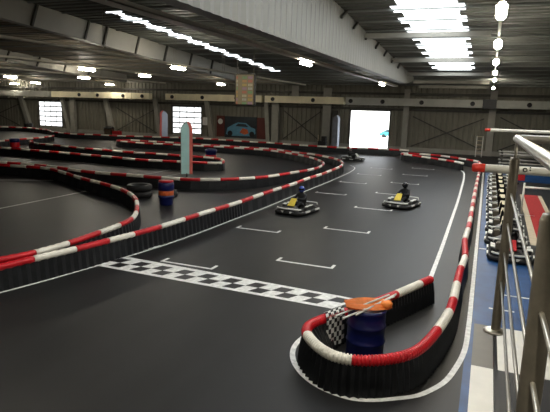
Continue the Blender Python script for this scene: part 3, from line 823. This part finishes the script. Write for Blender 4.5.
# feather banners
def feather(label, x, y, h, w, cloth, edge_m, rz=0, side=-1):
    t = thing('feather_banner', label, 'banner', (x,y,.004), rz)
    obj('foot', lathe(bmesh.new(), [(.25,0),(.25,.05),(.06,.09),(.03,.3)], 16), M['black'], t)
    def outline(u):           # u 0 bottom .. 1 top : (left, right)
        lo = -w/2; hi = w/2
        if u > .8:
            q = (u-.8)/.2; lo = -w/2 + w*.5*q**3
            hi = w/2 - w*.3*q**3
        return lo, hi
    bm = bmesh.new(); be = bmesh.new(); rows = []; er = []
    for k in range(25):
        u = k/24; lo, hi = outline(u); z = .25+(h-.25)*u; wv = .04*math.sin(u*7)
        mid = hi-(.28*w)
        rows.append([bm.verts.new(q) for q in ((lo,wv,z),((lo+mid)/2,wv+.05,z),(mid,wv,z))])
        er.append([be.verts.new(q) for q in ((max(mid,lo),wv,z),(hi,wv-.03,z))] if side > 0 else [be.verts.new(q) for q in ((max(mid,lo),wv,z),(hi,wv-.03,z))])
    for a, b in zip(rows, rows[1:]):
        for k in range(2): bm.faces.new((a[k],a[k+1],b[k+1],b[k]))
    for a, b in zip(er, er[1:]): be.faces.new((a[0],a[1],b[1],b[0]))
    for q in (bm, be): pass
    obj('sail', bm, cloth, t, True); obj('edge_band', be, edge_m, t, True)
    bm = bmesh.new(); pts = [(-w/2-.02 if side < 0 else w/2+.02, 0, .0)]
    for k in range(25):
        u = k/24; lo, hi = outline(u); pts.append((lo-.015 if side < 0 else hi+.015, 0, .25+(h-.25)*u))
    pts[0] = (pts[1][0], 0, .06); tube(bm, pts, .02, 8); obj('pole', bm, M['steel_post'], t, True)
feather('teal feather banner with red edge standing behind the blue drum', -17.3, 28.1, 3.5, .7, M['teal'], M['bannerred'], R(30))
feather('pale feather banner with red edge beside the second gate', -40.2, 59.5, 3.7, 1.3, M['bannerpale'], M['bannerred'], R(180))
feather('dark grey feather banner beside the open gate', -16.6, 59.8, 3.9, .9, M['bannergrey'], M['bannerpale'])

# scoreboard on cables
t = thing('scoreboard', 'hanging lap time board with coloured rows above the far track', 'scoreboard', (-18.1,38,4.65))
obj('casing', B(-.85,.85,-.1,.25,0,2.4,bev=.03), M['black'], t)
M['boardface'] = emit('board_face', (.5,.36,.17), .04, (.2,.16,.09))
obj('face', B(-.74,.8,-.125,-.1,.06,2.34), M['boardface'], t)
cols = [(.9,.25,.15),(.85,.6,.15),(.3,.6,.25),(.9,.8,.5),(.6,.35,.5),(.9,.45,.15),(.75,.75,.6)]
cm = [emit('board_digit', c, .06, [q*.38 for q in c]) for c in cols]
for r_ in range(8):
    row = None
    for c in range(3):
        x = -.66+c*.5; z = 2.1-r_*.28
        bm = bmesh.new()
        for d in range((1,3,3)[c]): box(bm, x+d*.13, x+d*.13+.1, -.14, -.125, z-.08, z+.1)
        obj('display_field', bm, cm[(r_*3+c*2) % 7], t)
for x in (-.7,.7):
    obj('cable', tube(bmesh.new(), [(x,.1,2.4),(x,.1,roofz(38)-4.72)], .03, 6), M['steel_post'], t)

# wall posters
t = thing('wall_poster', 'dark wall poster of a blue racing car', 'poster', (-30.0,YB-.12,.45))
obj('sheet', B(-2.3,2.3,0,.06,0,2.8), M['posterdark'], t)
bm = bmesh.new(); extrude_poly(bm, [(-2.1,-.015,.5),(-1.9,-.015,1.3),(-1.1,-.015,1.75),(-.4,-.015,2.05),(.8,-.015,2.0),(1.5,-.015,1.5),(2.1,-.015,1.3),(2.15,-.015,.7),(1.7,-.015,.35),(-1.6,-.015,.3)], (0,.015,0)); obj('car_body_print', bm, M['carblue'], t)
bm = bmesh.new(); extrude_poly(bm, [(-.35,-.025,1.9),(.7,-.025,1.86),(1.15,-.025,1.5),(-.75,-.025,1.55)], (0,.01,0)); obj('windscreen_print', bm, M['posterdark'], t)
bm = bmesh.new(); extrude_poly(bm, [(-.1,-.03,.75),(.3,-.03,1.35),(1.0,-.03,1.2),(1.2,-.03,.7),(.6,-.03,.5)], (0,.01,0)); obj('orange_print', bm, M['borange'], t)
for x in (-1.5,1.65):
    bm = bmesh.new(); bmesh.ops.create_circle(bm, cap_ends=True, segments=20, radius=.36)
    for q in bm.verts: q.co = Vector((q.co.x+x,-.035,q.co.y+.6))
    obj('wheel_print', bm, M['black'], t)
t = tag(obj('wall_board', B(-34.1+.6,-32.35,YB-.14,YB-.04,.6,3.3), M['posterred']), 'maroon wall board with a white round mark left of the car poster', 'board')
bm = bmesh.new(); bmesh.ops.create_circle(bm, cap_ends=True, segments=20, radius=.36)
for q in bm.verts: q.co = Vector((q.co.x-32.95,YB-.15,q.co.y+2.55))
obj('round_mark', bm, M['kwhite'], t)
tag(obj('wall_board', B(-27.65,-26.4,YB-.14,YB-.04,.5,3.2), M['posterred']), 'plain maroon wall board right of the car poster', 'board')
tag(obj('wall_cabinet', B(-35.3,-34.6,YB-.75,YB-.65,2.0,3.0,bev=.02), M['kwhite']), 'pale notice box on the wall right of the second gate', 'box')

# things along the far wall
def kartpile(x, label, y=59):
    t = thing('equipment_heap', label, 'equipment', (x,y,0))
    obj('crate', B(-1.1,.1,-.4,.4,0,1.0,bev=.06), M['brown'], t)
    obj('cover', lathe(bmesh.new(), [(.7,1.0),(.75,1.1),(.5,1.3),(.1,1.36)], 16, c=(-.5,0,0)), M['rubber'], t, True)
    obj('red_case', B(.25,1.4,-.35,.35,0,.75,bev=.05), M['kred'], t)
kartpile(-48.3, 'brown crate and red case heaped under a black cover by the far wall')
tyre_stack(-64.0,59.3,4,'stack of dark tyres by the far wall left of the first gate',.6)
t = thing('step_frame', 'white slender step frame standing against the far wall', 'ladder', (-.8,59.6,0))
for s in (-.3,.3):
    obj('stile', bar(bmesh.new(), (s,-.25,0), (s,0,2.2), .08, .08), M['kwhite'], t); obj('rear_leg', bar(bmesh.new(), (s,.35,0), (s,.03,2.15), .06, .06), M['kwhite'], t)
for k in range(5): obj('rung', B(-.3,.3,-.25+.05*k-.06,-.25+.05*k+.06,.4+.43*k,.46+.43*k), M['beige'], t)
t = thing('tool_trolley', 'dark trolley with a pale upright rod left of the grey column', 'trolley', (-18.6,60.2,0))
obj('bin', B(-.2,.8,-.3,.3,.1,.8,bev=.04), M['black'], t); obj('upper_box', B(.2,.75,-.25,.25,.8,1.35,bev=.04), M['rubber'], t)
obj('upright_rod', tube(bmesh.new(), [(-.25,0,.1),(-.25,0,1.5)], .05, 8), M['beige'], t)
for x in (-.1,.7): obj('caster', lathe(bmesh.new(), [(.03,-.03),(.1,-.03),(.1,.03),(.03,.03)], 12, c=(x,-.2,.1), axis='x'), M['rubber'], t)

# car outside the open gate
t = thing('car', 'teal car parked in the bright yard beyond the open gate', 'car', (-15.5,92,-.02))
bm = bmesh.new(); extrude_poly(bm, [(-2.0,-.8,.35),(-2.05,-.8,.75),(-1.5,-.8,.98),(-.9,-.8,1.42),(.6,-.8,1.46),(1.5,-.8,1.0),(2.0,-.8,.92),(2.1,-.8,.4)], (0,1.6,0))
bmesh.ops.bevel(bm, geom=[e for e in bm.edges], offset=.06, segments=2, affect='EDGES'); obj('body', bm, M['carpaint'], t)
bm = bmesh.new(); extrude_poly(bm, [(-1.25,-.83,1.02),(-.82,-.83,1.36),(.5,-.83,1.38),(1.1,-.83,1.02)], (0,.04,0)); obj('side_window', bm, M['glass'], t)
for x in (-1.3,1.35):
    for s in (-.72,.72):
        bm = lathe(bmesh.new(), [(.1,-.1),(.3,-.1),(.34,-.05),(.34,.05),(.3,.1),(.1,.1)], 20)
        for q in bm.verts: q.co = Vector((q.co.x+x, s-q.co.z*1.0, q.co.y+.34))
        obj('wheel', bm, M['rubber'], t, True)

# ------------------------------------------------------------------ railing of the viewing gallery
t = thing('gallery_railing', 'brushed steel railing of the viewing gallery close on the pit side', 'railing', (.14,3.0,3.32))
ztop = 1.06
def rail_pts(y0, y1, z): return [(0,y0,z),(0,y1,z)]
obj('handrail', tube(bmesh.new(), [(0,.02,ztop),(0,-3.4,ztop+.035)], .0185, 20), M['steel'], t, True)
obj('handrail', tube(bmesh.new(), [(0,0,ztop),(4.4,.0,ztop)], .02, 20), M['steel'], t, True)
bm = bmesh.new(); bmesh.ops.create_uvsphere(bm, u_segments=16, v_segments=10, radius=.0202)
for q in bm.verts: q.co += Vector((0,.0,ztop))
obj('corner_elbow', bm, M['steel'], t, True)
for x, y in ((0,0),(0,-1.8),(2.0,0),(4.0,0)):
    bm = lathe(bmesh.new(), [(.024,0),(.0245,.02),(.0245,(.965 if y < -1 else .945)),(.02,(.98 if y < -1 else .96))], 20, c=(x,y,0))
    p = obj('post', bm, M['steel_post'], t, True)
    obj('spigot', tube(bmesh.new(), [(x,y,.9),(x,y,ztop)], .008, 10), M['steel'], p, True)
    obj('flange', lathe(bmesh.new(), [(.05,-.012),(.055,-.01),(.055,0),(.04,.006)], 20, c=(x-.008,y,0)), M['steel'], p, True)
for z in (.22,.38,.54,.70):
    obj('infill_rod', tube(bmesh.new(), [(-.0,0.02,z+.07),(.0,-3.4,z+.07)], .006, 8), M['steel'], t, True)
obj('edge_plate', B(-.008,.008,-3.4,.02,-.05,-.013), M['black'], t)

# horizontal red-tipped poles reaching out from the pit side
def pole(label, y, x0, x1, tip, z, r, mark=False):
    t = thing('barrier_pole', label, 'pole', (x0,y,z))
    L = x1-x0
    obj('tip', tube(bmesh.new(), [(0,0,0),(.012,0,0),(tip,0,0)], [r*.8,r*1.08,r*1.08], 16), M['tipred'], t, True)
    obj('support_post', B(L-.5,L-.4,-.05,.05,-z,-r), M['steel_post'], t)
    obj('shaft', tube(bmesh.new(), [(tip,0,0),(L,0,0)], r, 16), M['polewhite'], t, True)
    if mark:
        bm = bmesh.new(); c = Vector((.345,-r*1.0,.008))
        tube(bm, [c+Vector(((.012)*math.cos(2*PI*k/14),0,.012*math.sin(2*PI*k/14))) for k in range(15)], .004, 6, cap=False)
        for dz in (-.006,.012): box(bm, .372, .38, -r*1.04, -r*.96, .01+dz, .018+dz)
        obj('printed_mark', bm, M['black'], t)
M['tipred'] = mat('red_pole_tip', (.62,.035,.02), .45, noise=.08, scale=8)
M['polewhite'] = mat('white_pole_enamel', (.8,.78,.7), .4, noise=.06, scale=6)
pole('thick white pole with red tip crossing behind the nearest railing post', 4.0, -.088, 5.5, .088, 4.122, .029, True)
pole('thin looking white pole with red tip, further off against the far wall', 13.0, -.09, 11.8, .12, 4.15, .032)

# white pipe frame, banner board and racks in the pit
t = thing('pipe_frame', 'white pipe frame standing by the red walkway in the pit', 'frame', (2.35,26.4,0))
for x in (-.6,.72): obj('upright', tube(bmesh.new(), [(x,0,0),(x,0,1.45)], .045, 10), M['polewhite'], t, True)
obj('crossbar', tube(bmesh.new(), [(-.6,0,1.25),(.72,0,1.25)], .05, 10), M['polewhite'], t, True)
for y, z0, lab, mm in ((38.0,.0,'dark blue board behind the white pipe frame','blue_floor'),):
    t = thing('banner_board', lab, 'board', (3.7,y,0))
    obj('panel', B(-1.9,1.9,-.04,.04,.15,1.15,bev=.02), M[mm], t)
    for x in (-1.6,1.6): obj('foot', B(x-.05,x+.05,-.3,.3,0,.15), M['black'], t)
    obj('red_end', B(-1.88,-1.2,-.06,-.04,.25,1.05), M['kred'], t)
for y, lab in ((46.5,'grey tube rack furthest back in the pit'),(43.2,'grey tube rack in the pit behind the blue board')):
    t = thing('tube_rack', lab, 'rack', (2.9,y,0))
    for z in (.9,1.55): obj('rail', tube(bmesh.new(), [(-2.0,0,z),(2.4,0,z)], .07, 10), M['column'], t, True)
    for x in (-1.8,2.2): obj('post', B(x-.06,x+.06,-.06,.06,0,1.75), M['brace'], t)
    for x in (-1.8,2.2): obj('foot', B(x-.08,x+.08,-.35,.35,0,.06), M['brace'], t)

# ------------------------------------------------------------------ world, camera
w = bpy.data.worlds.new('sky'); S.world = w; w.use_nodes = True
nt = w.node_tree; bg = nt.nodes['Background']
bg.inputs['Color'].default_value = (.92,.96,1,1); bg.inputs['Strength'].default_value = 3.0

cam = bpy.data.cameras.new('camera'); co = bpy.data.objects.new('camera', cam); COL.objects.link(co); S.camera = co
cam.sensor_width = 36; cam.lens = 36*521.4/550; cam.clip_end = 400; cam.clip_start = .05
p_, y_, r_ = R(10.65), R(-21.865), R(-1.711)
Fv = Vector((math.sin(y_)*math.cos(p_), math.cos(y_)*math.cos(p_), -math.sin(p_)))
R0 = Vector((math.cos(y_), -math.sin(y_), 0)); D0 = Fv.cross(R0)
Rv = R0*math.cos(r_)+D0*math.sin(r_); Dv = -R0*math.sin(r_)+D0*math.cos(r_)
co.matrix_world = Matrix(((Rv.x,-Dv.x,-Fv.x,0),(Rv.y,-Dv.y,-Fv.y,0),(Rv.z,-Dv.z,-Fv.z,4.5),(0,0,0,1)))

S.view_settings.view_transform = 'Standard'; S.view_settings.look = 'None'
S.view_settings.gamma = 1; S.view_settings.exposure = 1.2; S.view_settings.use_curve_mapping = False
S.cycles.use_denoising = True
S.cycles.max_bounces = 6; S.cycles.diffuse_bounces = 3; S.cycles.glossy_bounces = 2
